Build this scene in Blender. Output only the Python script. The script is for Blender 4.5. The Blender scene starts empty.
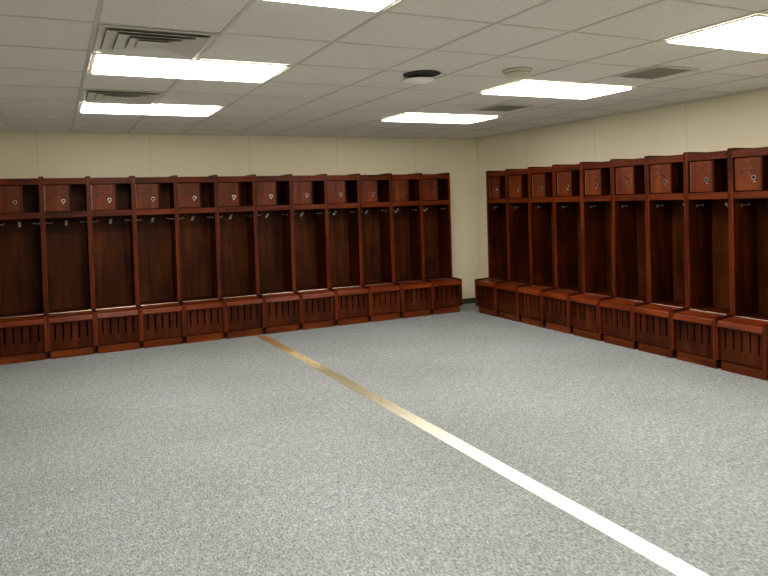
import bpy, bmesh, math, random
from mathutils import Matrix, Vector
random.seed(7)
sc = bpy.context.scene
C = sc.collection

# ------------------------------------------------------------------ room measures (metres)
HC = 1.48458            # eye height
CEIL = HC + 0.85534     # ceiling height
YB, XR = 7.74881, 5.50920
XL, YF = -3.20, -2.40
S = 0.57919             # ceiling tile module
GY = 2.62027
W_B, W_R = 0.45002, 0.42571
X_END, Y_END = 4.84888, 7.07180
D_BODY, D_SEAT = 0.3306, 0.5523
Z_TOP = 1.83

# ------------------------------------------------------------------ materials
def nodes(name):
    m = bpy.data.materials.new(name); m.use_nodes = True
    nt = m.node_tree; b = nt.nodes['Principled BSDF']
    return m, nt, b

def ramp(nt, stops):
    r = nt.nodes.new('ShaderNodeValToRGB')
    e = r.color_ramp.elements
    while len(e) < len(stops): e.new(0.5)
    for el, (p, c) in zip(e, stops):
        el.position = p; el.color = (*c, 1)
    return r

def wood(name, axis, dark=(0.011, 0.0016, 0.0003), mid=(0.036, 0.0058, 0.0009), light=(0.080, 0.0145, 0.0022), rough=0.40, spec=0.12):
    m, nt, b = nodes(name); L = nt.links.new
    tc = nt.nodes.new('ShaderNodeTexCoord'); oi = nt.nodes.new('ShaderNodeObjectInfo')
    add = nt.nodes.new('ShaderNodeVectorMath'); add.operation = 'ADD'
    mul = nt.nodes.new('ShaderNodeMath'); mul.operation = 'MULTIPLY'; mul.inputs[1].default_value = 37.0
    L(oi.outputs['Random'], mul.inputs[0]); L(tc.outputs['Object'], add.inputs[0]); L(mul.outputs[0], add.inputs[1])
    mp = nt.nodes.new('ShaderNodeMapping')
    s = [14.0, 14.0, 14.0]; s['xyz'.index(axis)] = 1.3
    mp.inputs['Scale'].default_value = s
    L(add.outputs[0], mp.inputs['Vector'])
    n1 = nt.nodes.new('ShaderNodeTexNoise'); n1.inputs['Scale'].default_value = 1.0
    n1.inputs['Detail'].default_value = 6; n1.inputs['Distortion'].default_value = 0.6
    L(mp.outputs[0], n1.inputs['Vector'])
    n2 = nt.nodes.new('ShaderNodeTexNoise'); n2.inputs['Scale'].default_value = 2.2; n2.inputs['Detail'].default_value = 2
    L(add.outputs[0], n2.inputs['Vector'])
    mx = nt.nodes.new('ShaderNodeMath'); mx.operation = 'MULTIPLY_ADD'; mx.inputs[1].default_value = 0.6
    h = nt.nodes.new('ShaderNodeMath'); h.operation = 'MULTIPLY'; h.inputs[1].default_value = 0.4
    L(n2.outputs['Fac'], h.inputs[0]); L(n1.outputs['Fac'], mx.inputs[0]); L(h.outputs[0], mx.inputs[2])
    r = ramp(nt, [(0.34, dark), (0.5, mid), (0.68, light)])
    L(mx.outputs[0], r.inputs['Fac']); L(r.outputs['Color'], b.inputs['Base Color'])
    b.inputs['Roughness'].default_value = rough
    b.inputs['Specular IOR Level'].default_value = spec
    bp = nt.nodes.new('ShaderNodeBump'); bp.inputs['Strength'].default_value = 0.06; bp.inputs['Distance'].default_value = 0.002
    L(n1.outputs['Fac'], bp.inputs['Height']); L(bp.outputs[0], b.inputs['Normal'])
    return m

WV = wood('cherry_wood_vertical_grain', 'z')  # side panels toned dark: shade inside the lockers put into the colour
WH = wood('cherry_wood_horizontal_grain', 'x')
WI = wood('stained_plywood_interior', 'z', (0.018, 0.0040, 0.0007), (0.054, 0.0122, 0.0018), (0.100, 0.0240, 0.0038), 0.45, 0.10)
WF = wood('cherry_wood_lit_edge', 'z', (0.032, 0.0054, 0.0010), (0.098, 0.0158, 0.0030), (0.175, 0.031, 0.0065), 0.38, 0.15)  # lighter copy for panel front edges, their lit look put into the colour
WR = wood('cherry_wood_face_frame', 'x', (0.034, 0.0058, 0.0011), (0.098, 0.0162, 0.0032), (0.170, 0.031, 0.0066), 0.40, 0.15)
WK = wood('cherry_wood_lit_kick_board', 'x', (0.046, 0.0080, 0.0014), (0.108, 0.0210, 0.0035), (0.19, 0.041, 0.0075))  # lighter wood tone carries the light on the kick boards
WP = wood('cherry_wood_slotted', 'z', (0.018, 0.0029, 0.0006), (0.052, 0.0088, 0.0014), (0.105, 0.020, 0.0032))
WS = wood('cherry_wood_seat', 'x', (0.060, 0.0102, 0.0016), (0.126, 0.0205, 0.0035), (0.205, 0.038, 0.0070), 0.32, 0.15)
WD = wood('cherry_wood_door', 'z', (0.060, 0.0100, 0.002), (0.118, 0.022, 0.0045), (0.20, 0.043, 0.010), 0.42, 0.2)

def plain(name, col, rough=0.5, metal=0.0):
    m, nt, b = nodes(name); L = nt.links.new
    n = nt.nodes.new('ShaderNodeTexNoise'); n.inputs['Scale'].default_value = 40; n.inputs['Detail'].default_value = 2
    r = ramp(nt, [(0.3, tuple(c*0.93 for c in col)), (0.7, tuple(min(1, c*1.07) for c in col))])
    L(n.outputs['Fac'], r.inputs['Fac']); L(r.outputs['Color'], b.inputs['Base Color'])
    b.inputs['Roughness'].default_value = rough; b.inputs['Metallic'].default_value = metal
    return m
CHROME = plain('brushed_steel', (0.72, 0.70, 0.66), 0.22, 1.0)
HINGE = plain('hinge_steel', (0.66, 0.53, 0.44), 0.30, 1.0)
DHINGE = plain('door_hinge_bronze', (0.30, 0.20, 0.15), 0.45, 1.0)
NICKEL = plain('satin_nickel', (0.50, 0.48, 0.44), 0.28, 0.85)
KNOB = plain('polished_nickel', (0.80, 0.78, 0.73), 0.28, 0.3)
BLACK = plain('black_void', (0.012, 0.012, 0.010), 0.7)
EMB = plain('branded_mark', (0.034, 0.0060, 0.0015), 0.7)
WHITEP = plain('white_plastic', (0.92, 0.90, 0.84), 0.4)
CREAM = plain('aged_cream_plastic', (0.62, 0.57, 0.42), 0.4)
FRAMEM = plain('white_enamel', (0.70, 0.68, 0.63), 0.4)
GRILLE = plain('grey_grille', (0.24, 0.225, 0.19), 0.5)
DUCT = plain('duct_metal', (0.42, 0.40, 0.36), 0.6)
GFRAME = plain('grille_frame_enamel', (0.62, 0.58, 0.51), 0.5)
DIFFM = plain('diffuser_white', (0.72, 0.69, 0.63), 0.35)
BASEM = plain('dark_green_vinyl', (0.035, 0.04, 0.03), 0.45)

def wall_mat(name, axis, seam0):
    m, nt, b = nodes(name); L = nt.links.new
    g = nt.nodes.new('ShaderNodeNewGeometry'); sp = nt.nodes.new('ShaderNodeSeparateXYZ')
    L(g.outputs['Position'], sp.inputs[0])
    n = nt.nodes.new('ShaderNodeTexNoise'); n.inputs['Scale'].default_value = 1.3; n.inputs['Detail'].default_value = 4
    L(g.outputs['Position'], n.inputs['Vector'])
    r = ramp(nt, [(0.3, (0.80, 0.735, 0.545)), (0.7, (0.84, 0.775, 0.585))])
    L(n.outputs['Fac'], r.inputs['Fac'])
    su = nt.nodes.new('ShaderNodeMath'); su.operation = 'SUBTRACT'; su.inputs[1].default_value = seam0
    L(sp.outputs['XYZ'.index(axis)], su.inputs[0])
    pp = nt.nodes.new('ShaderNodeMath'); pp.operation = 'PINGPONG'; pp.inputs[1].default_value = 0.58
    L(su.outputs[0], pp.inputs[0])
    lt = nt.nodes.new('ShaderNodeMath'); lt.operation = 'LESS_THAN'; lt.inputs[1].default_value = 0.004
    L(pp.outputs[0], lt.inputs[0])
    fa = nt.nodes.new('ShaderNodeMath'); fa.operation = 'MULTIPLY'; fa.inputs[1].default_value = 0.35
    L(lt.outputs[0], fa.inputs[0])
    mx = nt.nodes.new('ShaderNodeMixRGB'); mx.inputs['Color2'].default_value = (0.45, 0.40, 0.28, 1)
    L(fa.outputs[0], mx.inputs['Fac']); L(r.outputs['Color'], mx.inputs['Color1'])
    L(mx.outputs[0], b.inputs['Base Color'])
    b.inputs['Roughness'].default_value = 0.55
    n3 = nt.nodes.new('ShaderNodeTexNoise'); n3.inputs['Scale'].default_value = 90
    L(g.outputs['Position'], n3.inputs['Vector'])
    bp = nt.nodes.new('ShaderNodeBump'); bp.inputs['Strength'].default_value = 0.08; bp.inputs['Distance'].default_value = 0.003
    L(n3.outputs['Fac'], bp.inputs['Height']); L(bp.outputs[0], b.inputs['Normal'])
    return m
WALL_X = wall_mat('cream_painted_wall_x', 'X', -0.129)
WALL_Y = wall_mat('cream_painted_wall_y', 'Y', 4.335)

def carpet():
    m, nt, b = nodes('grey_blue_loop_carpet'); L = nt.links.new
    g = nt.nodes.new('ShaderNodeNewGeometry')
    def noise(scale, vs=(1, 1, 1), det=3):
        mp = nt.nodes.new('ShaderNodeMapping'); mp.inputs['Scale'].default_value = vs
        L(g.outputs['Position'], mp.inputs['Vector'])
        n = nt.nodes.new('ShaderNodeTexNoise'); n.inputs['Scale'].default_value = scale; n.inputs['Detail'].default_value = det
        L(mp.outputs[0], n.inputs['Vector']); return n
    big = noise(1.1); mid = noise(34, (1.0, 0.45, 1), 3); fine = noise(115, (1, 0.45, 1), 2); spk = noise(75, (1, 0.6, 1), 1)
    base = ramp(nt, [(0.30, (0.225, 0.252, 0.269)), (0.52, (0.268, 0.294, 0.306)), (0.72, (0.325, 0.346, 0.351))])
    L(mid.outputs['Fac'], base.inputs['Fac'])
    f = ramp(nt, [(0.30, (0.48, 0.48, 0.48)), (0.5, (1.0, 1.0, 1.0)), (0.72, (1.55, 1.54, 1.51))])
    L(fine.outputs['Fac'], f.inputs['Fac'])
    m1 = nt.nodes.new('ShaderNodeMixRGB'); m1.blend_type = 'MULTIPLY'; m1.inputs['Fac'].default_value = 0.85
    L(base.outputs['Color'], m1.inputs['Color1']); L(f.outputs['Color'], m1.inputs['Color2'])
    bg = ramp(nt, [(0.35, (0.93, 0.92, 0.90)), (0.65, (1.05, 1.05, 1.06))])
    L(big.outputs['Fac'], bg.inputs['Fac'])
    m2 = nt.nodes.new('ShaderNodeMixRGB'); m2.blend_type = 'MULTIPLY'; m2.inputs['Fac'].default_value = 1
    L(m1.outputs[0], m2.inputs['Color1']); L(bg.outputs['Color'], m2.inputs['Color2'])
    sr = ramp(nt, [(0.68, (0, 0, 0)), (0.78, (0.6, 0.6, 0.6))]); L(spk.outputs['Fac'], sr.inputs['Fac'])
    m3 = nt.nodes.new('ShaderNodeMixRGB'); m3.inputs['Color2'].default_value = (0.66, 0.64, 0.57, 1)
    L(sr.outputs['Color'], m3.inputs['Fac']); L(m2.outputs[0], m3.inputs['Color1'])
    L(m3.outputs[0], b.inputs['Base Color'])
    b.inputs['Roughness'].default_value = 0.95; b.inputs['Specular IOR Level'].default_value = 0.15
    bp = nt.nodes.new('ShaderNodeBump'); bp.inputs['Strength'].default_value = 0.5; bp.inputs['Distance'].default_value = 0.006
    L(fine.outputs['Fac'], bp.inputs['Height']); L(bp.outputs[0], b.inputs['Normal'])
    return m
CARPET = carpet()

def tile_mat():
    m, nt, b = nodes('mineral_fibre_ceiling_tile'); L = nt.links.new
    g = nt.nodes.new('ShaderNodeNewGeometry')
    n = nt.nodes.new('ShaderNodeTexNoise'); n.inputs['Scale'].default_value = 60; n.inputs['Detail'].default_value = 4
    L(g.outputs['Position'], n.inputs['Vector'])
    r = ramp(nt, [(0.3, (0.74, 0.70, 0.63)), (0.55, (0.80, 0.76, 0.69))])
    L(n.outputs['Fac'], r.inputs['Fac']); L(r.outputs['Color'], b.inputs['Base Color'])
    b.inputs['Roughness'].default_value = 0.9
    bp = nt.nodes.new('ShaderNodeBump'); bp.inputs['Strength'].default_value = 0.15; bp.inputs['Distance'].default_value = 0.002
    L(n.outputs['Fac'], bp.inputs['Height']); L(bp.outputs[0], b.inputs['Normal'])
    return m
TILE = tile_mat()
TBAR = plain('ceiling_grid_enamel', (0.62, 0.58, 0.51), 0.5)

def emit():
    m, nt, b = nodes('lit_prismatic_diffuser')
    b.inputs['Base Color'].default_value = (0.9, 0.88, 0.82, 1)
    b.inputs['Emission Color'].default_value = (1.0, 0.925, 0.825, 1)
    b.inputs['Emission Strength'].default_value = 19.0
    return m
LIT = emit()

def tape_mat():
    # white floor tape: white towards the viewer, then tan, pale yellow and brown towards the lockers
    m, nt, b = nodes('white_to_brown_floor_tape'); L = nt.links.new
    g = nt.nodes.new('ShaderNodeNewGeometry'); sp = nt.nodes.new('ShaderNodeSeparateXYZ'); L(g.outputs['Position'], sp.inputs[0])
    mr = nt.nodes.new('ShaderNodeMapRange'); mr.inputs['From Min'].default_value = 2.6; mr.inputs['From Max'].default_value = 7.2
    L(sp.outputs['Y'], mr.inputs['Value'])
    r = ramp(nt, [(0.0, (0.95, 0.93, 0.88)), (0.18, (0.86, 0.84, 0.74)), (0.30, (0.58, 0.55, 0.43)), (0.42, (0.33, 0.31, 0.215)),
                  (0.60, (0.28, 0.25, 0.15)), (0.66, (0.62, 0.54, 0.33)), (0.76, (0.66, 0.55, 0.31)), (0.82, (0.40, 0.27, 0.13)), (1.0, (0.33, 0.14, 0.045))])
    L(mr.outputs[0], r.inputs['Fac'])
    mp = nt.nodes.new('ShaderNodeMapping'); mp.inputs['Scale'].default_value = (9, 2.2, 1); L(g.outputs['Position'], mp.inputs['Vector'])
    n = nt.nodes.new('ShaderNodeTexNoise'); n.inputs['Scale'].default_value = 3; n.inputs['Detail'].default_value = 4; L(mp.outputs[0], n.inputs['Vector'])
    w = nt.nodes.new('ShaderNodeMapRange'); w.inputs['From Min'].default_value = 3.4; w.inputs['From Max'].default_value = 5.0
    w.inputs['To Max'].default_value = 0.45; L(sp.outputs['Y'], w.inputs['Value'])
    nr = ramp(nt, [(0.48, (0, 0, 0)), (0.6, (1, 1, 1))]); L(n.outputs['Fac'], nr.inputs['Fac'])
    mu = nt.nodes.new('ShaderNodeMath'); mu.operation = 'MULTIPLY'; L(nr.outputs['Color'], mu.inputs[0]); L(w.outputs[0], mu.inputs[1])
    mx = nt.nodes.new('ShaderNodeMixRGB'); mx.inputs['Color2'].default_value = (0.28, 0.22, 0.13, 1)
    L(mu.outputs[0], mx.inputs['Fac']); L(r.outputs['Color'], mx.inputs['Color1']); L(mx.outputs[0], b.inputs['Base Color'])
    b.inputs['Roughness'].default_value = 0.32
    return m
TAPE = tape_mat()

# ------------------------------------------------------------------ mesh helpers
def box(bm, x0, x1, y0, y1, z0, z1):
    v = [bm.verts.new((x, y, z)) for z in (z0, z1) for (x, y) in ((x0, y0), (x1, y0), (x1, y1), (x0, y1))]
    for f in ((3, 2, 1, 0), (4, 5, 6, 7), (0, 1, 5, 4), (1, 2, 6, 5), (2, 3, 7, 6), (3, 0, 4, 7)):
        bm.faces.new([v[i] for i in f])

def prism(bm, pts, axis, a0, a1):
    # polygon pts (u,v) extruded along axis: 'x' -> (y,z), 'y' -> (x,z), 'z' -> (x,y)
    def P(u, v, a): return {'x': (a, u, v), 'y': (u, a, v), 'z': (u, v, a)}[axis]
    A = [bm.verts.new(P(u, v, a0)) for u, v in pts]; B = [bm.verts.new(P(u, v, a1)) for u, v in pts]
    n = len(pts); bm.faces.new(A); bm.faces.new(B[::-1])
    for i in range(n): bm.faces.new((A[i], B[i], B[(i+1) % n], A[(i+1) % n]))

def lathe(bm, prof, origin, axis, seg=20, cap=True):
    # prof: (radius, height) along axis vector
    ax = Vector(axis).normalized(); t = Vector((0, 0, 1)) if abs(ax.z) < 0.9 else Vector((1, 0, 0))
    u = ax.cross(t).normalized(); v = ax.cross(u); o = Vector(origin); rings = []
    for r, h in prof:
        rings.append([bm.verts.new(o + ax*h + (u*math.cos(2*math.pi*i/seg) + v*math.sin(2*math.pi*i/seg))*max(r, 1e-4)) for i in range(seg)])
    for a, b_ in zip(rings, rings[1:]):
        for i in range(seg): bm.faces.new((a[i], a[(i+1) % seg], b_[(i+1) % seg], b_[i]))
    if cap: bm.faces.new(rings[0][::-1]); bm.faces.new(rings[-1])

def tube(bm, pts, r, seg=8):
    rings = []; pts = [Vector(p) for p in pts]
    for i, p in enumerate(pts):
        d = (pts[min(i+1, len(pts)-1)] - pts[max(i-1, 0)]).normalized()
        t = Vector((0, 0, 1)) if abs(d.z) < 0.9 else Vector((1, 0, 0))
        u = d.cross(t).normalized(); v = d.cross(u)
        rings.append([bm.verts.new(p + (u*math.cos(2*math.pi*k/seg) + v*math.sin(2*math.pi*k/seg))*r) for k in range(seg)])
    for a, b_ in zip(rings, rings[1:]):
        for i in range(seg): bm.faces.new((a[i], a[(i+1) % seg], b_[(i+1) % seg], b_[i]))
    bm.faces.new(rings[0][::-1]); bm.faces.new(rings[-1])

def ball(bm, c, r):
    bmesh.ops.create_uvsphere(bm, u_segments=12, v_segments=8, radius=r, matrix=Matrix.Translation(c))

def mesh(name, bm, mats, bevel=0.0, smooth=False):
    bmesh.ops.recalc_face_normals(bm, faces=bm.faces[:])
    if bevel:
        es = [e for e in bm.edges if len(e.link_faces) == 2 and e.calc_face_angle(0) > 0.9]
        bmesh.ops.bevel(bm, geom=es, offset=bevel, segments=2, affect='EDGES', clamp_overlap=True)
    me = bpy.data.meshes.new(name); bm.to_mesh(me); bm.free()
    for m in (mats if isinstance(mats, (list, tuple)) else [mats]): me.materials.append(m)
    if smooth:
        for p in me.polygons: p.use_smooth = True
        try: me.set_sharp_from_angle(angle=math.radians(35))
        except Exception: pass
    return me

def obj(name, bm, mats, parent=None, bevel=0.0, smooth=False):
    o = bpy.data.objects.new(name, mesh(name, bm, mats, bevel, smooth)); C.objects.link(o)
    if parent: o.parent = parent
    return o

def thing(name, label, cat, loc=(0, 0, 0), rz=0.0, group=None):
    o = bpy.data.objects.new(name, None); C.objects.link(o); o.empty_display_size = 0.1
    o.location = loc; o.rotation_euler = (0, 0, rz); o['label'] = label; o['category'] = cat
    if group: o['group'] = group
    return o

def tag(o, label, cat, group=None):
    o['label'] = label; o['category'] = cat
    if group: o['group'] = group
    return o

def struct(name, bm, mats, bevel=0.0, label=None):
    o = obj(name, bm, mats, None, bevel); o['kind'] = 'structure'
    if label: o['label'] = label
    return o

def new(): return bmesh.new()

# ------------------------------------------------------------------ the room
T = 0.12
b = new(); box(b, XL-T, XR+T, YF-T, YB+T, -0.1, 0); struct('floor', b, CARPET, label='grey blue loop pile carpet floor')
b = new(); box(b, XL-T, XR+T, YF-T, YB+T, CEIL, CEIL+0.1); struct('ceiling', b, TILE, label='beige mineral tile suspended ceiling')
b = new(); box(b, XL-T, XR+T, YB, YB+T, 0, CEIL); struct('wall_back', b, WALL_X, label='cream painted wall behind the left locker row')
b = new(); box(b, XR, XR+T, YF, YB, 0, CEIL); struct('wall_right', b, WALL_Y, label='cream painted wall behind the right locker row')
b = new(); box(b, XL-T, XL, YF, YB, 0, CEIL); struct('wall_left', b, WALL_Y)
b = new(); box(b, XL-T, XR+T, YF-T, YF, 0, CEIL); struct('wall_front', b, WALL_X)
b = new(); box(b, XL, XR, YB-0.007, YB, 0, 0.075); struct('baseboard_back', b, BASEM)
b = new(); box(b, XR-0.007, XR, YF, YB-0.007, 0, 0.075); struct('baseboard_right', b, BASEM)

# ceiling grid
xs = [-2.684, -2.105, -1.526, -0.947, -0.368, 0.211, 0.790, 1.385, 2.000, 2.485, 3.107, 3.686, 4.265, 4.845, 5.424]
ys = [GY + S*j for j in range(-8, 9)]
b = new()
for x in xs: box(b, x-0.010, x+0.010, YF, YB, CEIL-0.004, CEIL)
for y in ys:
    e = [XL] + [v for v in xs] + [XR]
    for a0, a1 in zip(e, e[1:]):
        l = a0 + (0.010 if a0 > XL else 0); r_ = a1 - (0.010 if a1 < XR else 0)
        if r_ > l: box(b, l, r_, y-0.007, y+0.007, CEIL-0.0035, CEIL)
for (x0, x1, y0, y1) in ((XL, XR, YB-0.02, YB), (XR-0.02, XR, YF, YB-0.02), (XL, XL+0.02, YF, YB-0.02)):
    box(b, x0, x1, y0, y1, CEIL-0.005, CEIL)
struct('trim_1', b, TBAR, label='metal suspension grid between the ceiling tiles')

# ------------------------------------------------------------------ ceiling lights
GL = 'recessed fluorescent troffers in the ceiling'
def light_proto():
    t = thing('ceiling_light', '', 'ceiling light')
    w, d = 2*S, S
    b = new(); f = 0.022
    box(b, 0.014, w-0.014, 0.012, f+0.012, -0.012, -0.0045); box(b, 0.014, w-0.014, d-f-0.012, d-0.012, -0.012, -0.0045)
    box(b, 0.014, 0.014+f, f+0.012, d-f-0.012, -0.012, -0.0045); box(b, w-0.014-f, w-0.014, f+0.012, d-f-0.012, -0.012, -0.0045)
    obj('frame', b, FRAMEM, t, 0.001)
    b = new()
    q0 = [(0.014+f-0.004, f+0.008), (w-0.014-f+0.004, f+0.008), (w-0.014-f+0.004, d-f-0.008), (0.014+f-0.004, d-f-0.008)]
    q1 = [(x_ + (0.012 if x_ < w/2 else -0.012), y_ + (0.012 if y_ < d/2 else -0.012)) for x_, y_ in q0]
    A = [b.verts.new((x_, y_, -0.0048)) for x_, y_ in q0]; B = [b.verts.new((x_, y_, -0.019)) for x_, y_ in q1]  # lens dropped below flush, glowing sloped sides added to brighten walls and ceiling
    b.faces.new(A[::-1]); b.faces.new(B)
    for k in range(4): b.faces.new((A[k], A[(k+1) % 4], B[(k+1) % 4], B[k]))
    obj('diffuser', b, LIT, t)
    return t
LP = light_proto()
def dup(root, loc, rz, label, group=None):
    r = root.copy(); C.objects.link(r); r.location = loc; r.rotation_euler = (0, 0, rz); r['label'] = label
    if group: r['group'] = group
    for ch in list(root.children):
        c = ch.copy(); C.objects.link(c); c.parent = r
        for g in list(ch.children):
            d = g.copy(); C.objects.link(d); d.parent = c
    return r
lights = [(0.211, 2, 'long lit rectangular ceiling light at upper left beside the larger louvred vent'),
          (0.211, 5, 'lit rectangular ceiling light at far left, nearest the wall behind the left lockers'),
          (0.211, -1, 'lit ceiling light cut off by the top edge left of centre'),
          (3.107, -1, 'largest bright ceiling light at the upper right corner'),
          (3.107, 2, 'lit ceiling light at right beside the round cream smoke detector'),
          (3.107, 5, 'smallest lit ceiling light over the corner, near the centre')]
HID = 'lit rectangular ceiling light overhead behind the viewer, out of the picture'
rows = lights + [(0.211, -4, HID), (3.107, -4, HID), (3.107, -7, HID)]
for i, (x, j, lab) in enumerate(rows):
    loc = (x, GY + S*j, CEIL)
    if i == 0: LP.location = loc; LP['label'] = lab; LP['group'] = GL
    else: dup(LP, loc, 0, lab, GL if lab != HID else 'ceiling lights behind the viewer')

# ------------------------------------------------------------------ vents
def diffuser(name, x0, y0, lab):
    # four-way louvred supply diffuser filling one tile
    t = thing(name, lab, 'air vent', (x0+S/2, y0+S/2, CEIL), 0, 'louvred supply diffusers beside the left lights')
    h = S/2 - 0.014
    def ring(bm, o, i, zo, zi, th=0.0015):
        # sloped square ring: outer half-size o at zo, inner half-size i at zi
        q = [(-1, -1), (1, -1), (1, 1), (-1, 1)]
        vo = [bm.verts.new((a*o, c*o, zo)) for a, c in q]; vi = [bm.verts.new((a*i, c*i, zi)) for a, c in q]
        wo = [bm.verts.new((a*o, c*o, zo+th)) for a, c in q]; wi = [bm.verts.new((a*i, c*i, zi+th)) for a, c in q]
        for k in range(4):
            n = (k+1) % 4
            bm.faces.new((vo[k], vo[n], vi[n], vi[k])); bm.faces.new((wo[n], wo[k], wi[k], wi[n]))
            bm.faces.new((vo[k], wo[k], wo[n], vo[n])); bm.faces.new((vi[n], wi[n], wi[k], vi[k]))
    b = new(); ring(b, h, h-0.03, -0.0065, -0.0065); obj('frame', b, DIFFM, t)
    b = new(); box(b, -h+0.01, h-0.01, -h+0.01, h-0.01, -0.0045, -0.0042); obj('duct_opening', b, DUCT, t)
    for k, o in enumerate((h-0.034, h-0.092, h-0.150)):
        b = new(); ring(b, o, o-0.056, -0.021, -0.0075); obj('louvre', b, DIFFM, t)
    b = new(); ring(b, 0.085, 0.0002, -0.021, -0.012); obj('louvre', b, DIFFM, t)
    return t
diffuser('supply_vent', 0.211, GY + S, 'louvred square ceiling vent above the nearer upper left light')
diffuser('supply_vent', 0.211, GY + 4*S, 'louvred square ceiling vent beside the farther upper left light')
def grille(name, x0, y0, lab):
    t = thing(name, lab, 'air vent', (x0, y0, CEIL), 0, 'dark square return grilles on the right of the ceiling')
    w = 0.40; b = new()
    box(b, 0.014, w, 0.014, 0.05, -0.010, -0.0045); box(b, 0.014, w, w-0.03, w, -0.010, -0.0045)
    box(b, 0.014, 0.04, 0.05, w-0.03, -0.010, -0.0045); box(b, w-0.03, w, 0.05, w-0.03, -0.010, -0.0045)
    obj('frame', b, GFRAME, t)
    b = new(); box(b, 0.04, w-0.03, 0.05, w-0.03, -0.0048, -0.0042); obj('duct_opening', b, BLACK, t)
    b = new(); n = 10
    for k in range(n):
        y = 0.06 + (w-0.1)*k/(n-1)
        prism(b, [(y, -0.005), (y+0.012, -0.013), (y+0.014, -0.012), (y+0.002, -0.005)], 'x', 0.04, w-0.03)
    obj('slats', b, GRILLE, t)
    return t
grille('return_vent', 3.686, GY + S - 0.11, 'dark square ceiling grille right of the cream detector, near the large light')
grille('return_vent', 3.686, GY + 4*S - 0.14, 'dark square ceiling grille just beyond the smallest light near the corner')

# ------------------------------------------------------------------ detectors
t = thing('ceiling_speaker', 'white round ceiling fixture hanging loose from a dark round hole', 'ceiling fixture', (2.29, 3.815, CEIL))
b = new(); lathe(b, [(0.128, -0.0055), (0.128, -0.0045)], (0, 0, 0), (0, 0, 1), 32); obj('ceiling_hole', b, BLACK, t)
b = new(); lathe(b, [(0.01, -0.046), (0.050, -0.044), (0.078, -0.036), (0.088, -0.030), (0.106, -0.028), (0.108, -0.024), (0.104, -0.021), (0.02, -0.021)], (0.035, 0.105, 0), (0, 0, 1), 32)
obj('cover', b, WHITEP, t, 0, True)
b = new(); lathe(b, [(0.05, -0.021), (0.05, -0.0055)], (0.025, 0.06, 0), (0, 0, 1), 20); obj('stem', b, BLACK, t, 0, True)
t = thing('smoke_detector', 'round cream smoke detector on the ceiling beside the right light', 'smoke detector', (2.86, 3.53, CEIL))
b = new(); lathe(b, [(0.095, -0.018), (0.097, -0.010), (0.097, -0.0045)], (0, 0, 0), (0, 0, 1), 32); obj('base_plate', b, CREAM, t, 0, True)
b = new(); lathe(b, [(0.01, -0.042), (0.05, -0.041), (0.074, -0.036), (0.082, -0.028), (0.084, -0.018)], (0, 0, 0), (0, 0, 1), 32); obj('sensor_cap', b, CREAM, t, 0, True)
b = new(); lathe(b, [(0.0848, -0.024), (0.0848, -0.020)], (0, 0, 0), (0, 0, 1), 32, True); obj('vent_slot', b, GRILLE, t, 0, True)

# ------------------------------------------------------------------ tape line on the floor
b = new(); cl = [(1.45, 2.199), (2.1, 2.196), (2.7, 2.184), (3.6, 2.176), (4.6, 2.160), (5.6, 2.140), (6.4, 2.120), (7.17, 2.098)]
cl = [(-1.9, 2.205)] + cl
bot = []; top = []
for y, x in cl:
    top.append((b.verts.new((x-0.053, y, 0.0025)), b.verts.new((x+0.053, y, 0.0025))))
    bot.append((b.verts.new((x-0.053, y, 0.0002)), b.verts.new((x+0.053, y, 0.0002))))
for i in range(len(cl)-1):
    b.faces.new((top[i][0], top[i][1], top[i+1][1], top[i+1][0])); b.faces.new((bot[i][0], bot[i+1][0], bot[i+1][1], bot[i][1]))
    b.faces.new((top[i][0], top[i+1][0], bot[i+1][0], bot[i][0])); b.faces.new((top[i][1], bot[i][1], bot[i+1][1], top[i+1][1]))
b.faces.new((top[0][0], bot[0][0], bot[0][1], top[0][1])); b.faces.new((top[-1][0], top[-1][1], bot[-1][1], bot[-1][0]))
tag(obj('floor_tape', b, TAPE), 'long white stripe of tape across the carpet, brown at its far end', 'floor tape')

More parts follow.
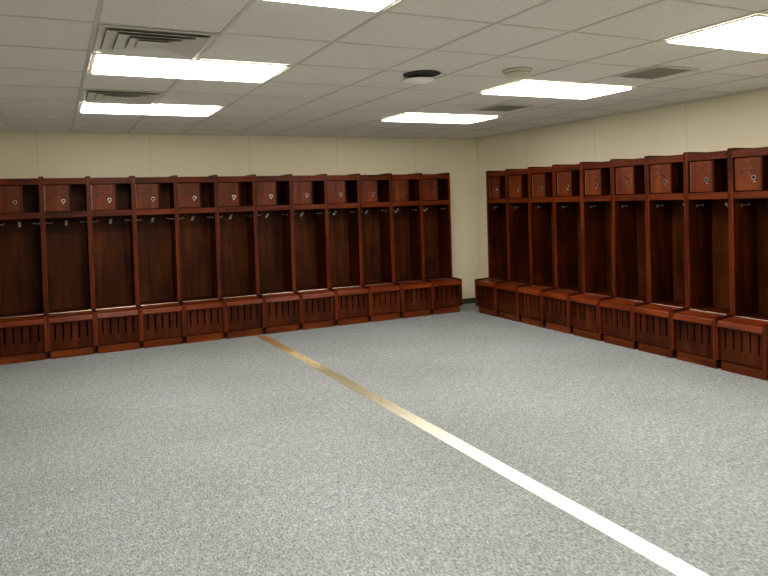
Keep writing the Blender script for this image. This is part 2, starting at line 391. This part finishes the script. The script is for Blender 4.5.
# ------------------------------------------------------------------ lockers
PT = 0.022      # side panel thickness
def make_locker(w):
    # local frame: back against the wall at y = 0, front towards -y, centred on x
    t = thing('sports_locker', '', 'locker'); h = w/2 - 0.0008; i = h - PT
    yb = -0.010; DB = -(D_BODY - 0.0); DS = -(D_SEAT)
    for s in (-1, 1):                                                  # L-shaped side panels
        b = new()
        pts = [(yb, 0.0), (DS+0.072, 0.0), (DS+0.072, 0.085), (DS+0.0145, 0.085), (DS+0.0145, 0.438), (DB+0.0125, 0.446),
               (DB+0.0125, Z_TOP+0.018), (yb, Z_TOP+0.018)]
        a0, a1 = (-h, -i) if s < 0 else (i, h)
        prism(b, pts, 'x', a0, a1); obj('side_panel', b, WV, t, 0.001)
        b = new(); box(b, a0, a1, DB, DB+0.012, 0.441, Z_TOP+0.016); obj('lit_edge_strip', b, WF, t, 0.002)  # added strip in a lighter tone, for the lit front edge of the panel
        b = new(); box(b, a0, a1, DS, DS+0.014, 0.085, 0.438); obj('lit_bench_edge_strip', b, WF, t, 0.003)  # same lighter strip added on the bench edge to look lit
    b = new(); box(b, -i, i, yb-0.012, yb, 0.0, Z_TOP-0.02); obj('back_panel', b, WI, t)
    b = new(); box(b, -i, i, DB+0.001, DB+0.021, 1.765, Z_TOP); obj('top_rail', b, WR, t, 0.003)
    b = new(); box(b, -i, i, DB+0.0215, yb-0.0125, 1.775, 1.793); obj('top_panel', b, WH, t)
    b = new(); box(b, -i, i, DB+0.001, DB+0.021, 1.420, 1.479); obj('shelf_rail', b, WR, t, 0.003)
    b = new(); box(b, -i, i, DB+0.0215, yb-0.0125, 1.455, 1.474); obj('cubby_shelf', b, WH, t)
    # lockable compartment on the left of the cubby
    f = w/0.45; xd0, xd1 = -i+0.012, (-0.225+0.260)*f
    b = new(); box(b, xd1+0.002, xd1+0.018, DB+0.022, yb-0.0125, 1.4745, 1.7745); obj('cubby_divider', b, WV, t, 0.001)
    b = new(); box(b, xd0, xd1, DB+0.026, DB+0.044, 1.486, 1.757)
    door = obj('cubby_door', b, WD, t, 0.002)
    b = new(); box(b, -i+0.001, -i+0.010, DB+0.0300, DB+0.0330, 1.490, 1.752)
    lathe(b, [(0.0026, 0), (0.0026, 0.262)], (-i+0.0075, DB+0.0280, 1.490), (0, 0, 1), 8)
    hg = obj('hinge', b, DHINGE, door); hg['label'] = 'thin metal door hinge'
    dw = xd1 - xd0; cx = xd0 + dw*0.47; yf = DB + 0.026
    # mark on the door: flared arch under a spread V
    b = new()
    def stroke(pts, ws):
        L_ = []; n = len(pts)
        for k, (x, z) in enumerate(pts):
            x2, z2 = pts[min(k+1, n-1)]; x1, z1 = pts[max(k-1, 0)]
            dx, dz = x2-x1, z2-z1; l = math.hypot(dx, dz); nx, nz = -dz/l*ws[k]/2, dx/l*ws[k]/2
            L_.append(((x+nx, z+nz), (x-nx, z-nz)))
        for (a, a_), (c, c_) in zip(L_, L_[1:]):
            prism(b, [a, c, c_, a_], 'y', yf-0.0012, yf-0.0001)
    arch = [(cx + dw*0.31*u, 1.628 + 0.026*(1-u*u)) for u in [k/6-1 for k in range(13)]]
    stroke(arch, [0.006+0.013*abs(k/6-1)**1.3 for k in range(13)])
    stroke([(cx, 1.650), (cx, 1.694)], [0.004, 0.004])
    for s in (-1, 1):
        stroke([(cx-s*dw*0.01, 1.688), (cx+s*dw*0.10, 1.704), (cx+s*dw*0.20, 1.718), (cx+s*dw*0.31, 1.722)], [0.005, 0.009, 0.013, 0.004])
    em = obj('emblem', b, EMB, door); em['label'] = 'dark arched emblem on the locker door'
    lx, lz = xd0 + dw*0.75, 1.592
    b = new(); lathe(b, [(0.024, 0), (0.024, 0.004), (0.020, 0.011), (0.015, 0.011), (0.013, 0.005)], (lx, yf, lz), (0, -1, 0), 20)
    lathe(b, [(0.007, 0), (0.007, 0.006), (0.004, 0.009)], (lx-0.002, yf, lz-0.034), (0, -1, 0), 12)
    lk = obj('lock', b, CHROME, door, 0, True); lk['label'] = 'round chrome lock'
    b = new(); lathe(b, [(0.0125, 0.0052), (0.0125, 0.0070)], (lx, yf, lz), (0, -1, 0), 16); obj('keyway', b, BLACK, door)
    # hooks
    def hook(kind):
        b = new()
        if kind == 0:
            y = yb-0.012; lathe(b, [(0.016, 0), (0.016, 0.003), (0.012, 0.005)], (0, y, 1.345), (0, -1, 0), 16)
            tube(b, [(0, y-0.003, 1.345), (0, y-0.03, 1.342), (0, y-0.05, 1.350), (0, y-0.058, 1.372)], 0.005); ball(b, (0, y-0.060, 1.372), 0.015)
            tube(b, [(0, y-0.003, 1.338), (0, y-0.016, 1.333), (0, y-0.028, 1.336), (0, y-0.032, 1.344)], 0.003)
        else:
            y = DB+0.11; x = kind*i
            lathe(b, [(0.014, 0), (0.014, 0.003), (0.011, 0.005)], (x, y, 1.362), (-kind, 0, 0), 16)
            tube(b, [(x-kind*0.003, y, 1.366), (x-kind*0.03, y, 1.3645), (x-kind*0.058, y, 1.366), (x-kind*0.064, y, 1.371)], 0.0036)
            ball(b, (x-kind*0.064, y, 1.372), 0.006)
        o = obj('coat_hook', b, KNOB if kind == 0 else NICKEL, t, 0, True); o['label'] = 'silver coat hook'
    for k in (0, -1, 1): hook(k)
    # bench seat
    b = new()
    pts = [(DB-0.0085, 0.380), (DB-0.0085, 0.433), (DS+0.016, 0.420), (DS+0.011, 0.417), (DS+0.007, 0.410), (DS-0.006, 0.376), (DS-0.005, 0.369), (DS+0.002, 0.366)]
    prism(b, pts, 'x', -i+0.001, i-0.001); obj('seat_lid', b, WS, t, 0.001)
    b = new(); box(b, -i, i, DB, yb-0.0125, 0.410, 0.431); obj('locker_bottom', b, WH, t)
    b = new(); box(b, -i+0.002, i-0.002, DB-0.0075, DB-0.0005, 0.425, 0.4345)
    lathe(b, [(0.003, 0), (0.003, 2*i-0.004)], (-i+0.002, DB-0.004, 0.4355), (1, 0, 0), 8)
    o = obj('seat_hinge', b, HINGE, t); o['label'] = 'long pale metal seat hinge'
    # slotted front
    b = new(); y0, y1 = DS+0.028, DS+0.044; n = 5; sw = 0.016
    box(b, -i, i, y0, y1, 0.090, 0.190)
    cs = [-i + 2*i*q for q in (0.13, 0.315, 0.50, 0.685, 0.87)]; e = -i
    for c in cs: box(b, e, c-sw/2, y0, y1, 0.190, 0.352); e = c+sw/2
    box(b, e, i, y0, y1, 0.190, 0.352); box(b, -i, i, y0, y1, 0.352, 0.3655)
    bmesh.ops.remove_doubles(b, verts=b.verts[:], dist=1e-5)
    obj('slotted_front', b, WP, t)
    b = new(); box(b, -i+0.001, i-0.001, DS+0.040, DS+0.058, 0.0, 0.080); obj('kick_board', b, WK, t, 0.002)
    b = new(); box(b, -i, i, DS+0.051, yb-0.013, 0.092, 0.104); obj('bench_floor', b, WV, t)
    return t

ordw = {1: 'first', 2: 'second', 3: 'third', 4: 'fourth', 5: 'fifth', 6: 'sixth', 7: 'seventh', 8: 'eighth', 9: 'ninth', 10: 'tenth', 11: 'eleventh', 12: 'twelfth'}
LB = make_locker(W_B); LR = make_locker(W_R)
G1, G2 = 'open lockers along the left wall', 'open lockers along the right wall'
def lab_b(k):       # k = 0 next to the corner .. 11 at the left edge
    return {0: 'reddish wood locker at the corner end of the left row, beside the bare wall',
            11: 'darkest wood locker, cut off by the left edge of the photo',
            10: 'open wood locker in the left row, first whole one from the left edge'}.get(k,
            'open wood locker, %s of the left row from the corner' % ordw[k+1])
def lab_r(k):
    return {0: 'dark reddish locker at the corner end of the right row, beside the bare wall',
            8: 'reddish wood locker cut off by the right edge of the photo',
            7: 'large reddish locker in the right row, last whole one before the right edge'}.get(k,
            'reddish locker, %s of the right row counted from the room corner' % ordw[k+1])
def lab_b6(k):
    return lab_b(k) + (', where the floor tape ends' if k == 5 else '')
for k in range(12):
    loc = (X_END - W_B*(k+0.5), YB, 0)
    if k == 0: LB.location = loc; LB['label'] = lab_b(0); LB['group'] = G1
    else: dup(LB, loc, 0, lab_b6(k), G1)
for k in range(9):
    loc = (XR, Y_END - W_R*(k+0.5), 0)
    if k == 0: LR.location = loc; LR.rotation_euler = (0, 0, -math.pi/2); LR['label'] = lab_r(0); LR['group'] = G2
    else: dup(LR, loc, -math.pi/2, lab_r(k), G2)

# ------------------------------------------------------------------ world, camera, view
w = bpy.data.worlds.new('room_air'); sc.world = w; w.use_nodes = True
w.node_tree.nodes['Background'].inputs[0].default_value = (0, 0, 0, 1)
cam = bpy.data.cameras.new('camera'); co = bpy.data.objects.new('camera', cam); C.objects.link(co); sc.camera = co
ya, pi_, ro = map(math.radians, (24.71523, 1.38288, -1.72745))
fw = Vector((math.sin(ya)*math.cos(pi_), math.cos(ya)*math.cos(pi_), -math.sin(pi_)))
rt = Vector((math.cos(ya), -math.sin(ya), 0)); up = rt.cross(fw)
r2 = rt*math.cos(ro) + up*math.sin(ro); u2 = -rt*math.sin(ro) + up*math.cos(ro)
M = Matrix((r2, u2, -fw)).transposed().to_4x4(); M.translation = (0, 0, HC)
co.matrix_world = M
cam.sensor_width = 36; cam.lens = 653.006*36/768
cam.shift_x = 29.961/768; cam.shift_y = -69.685/768
cam.clip_start = 0.05
vs = sc.view_settings; vs.view_transform = 'Standard'; vs.look = 'None'; vs.gamma = 1; vs.exposure = 0.0; vs.use_curve_mapping = False
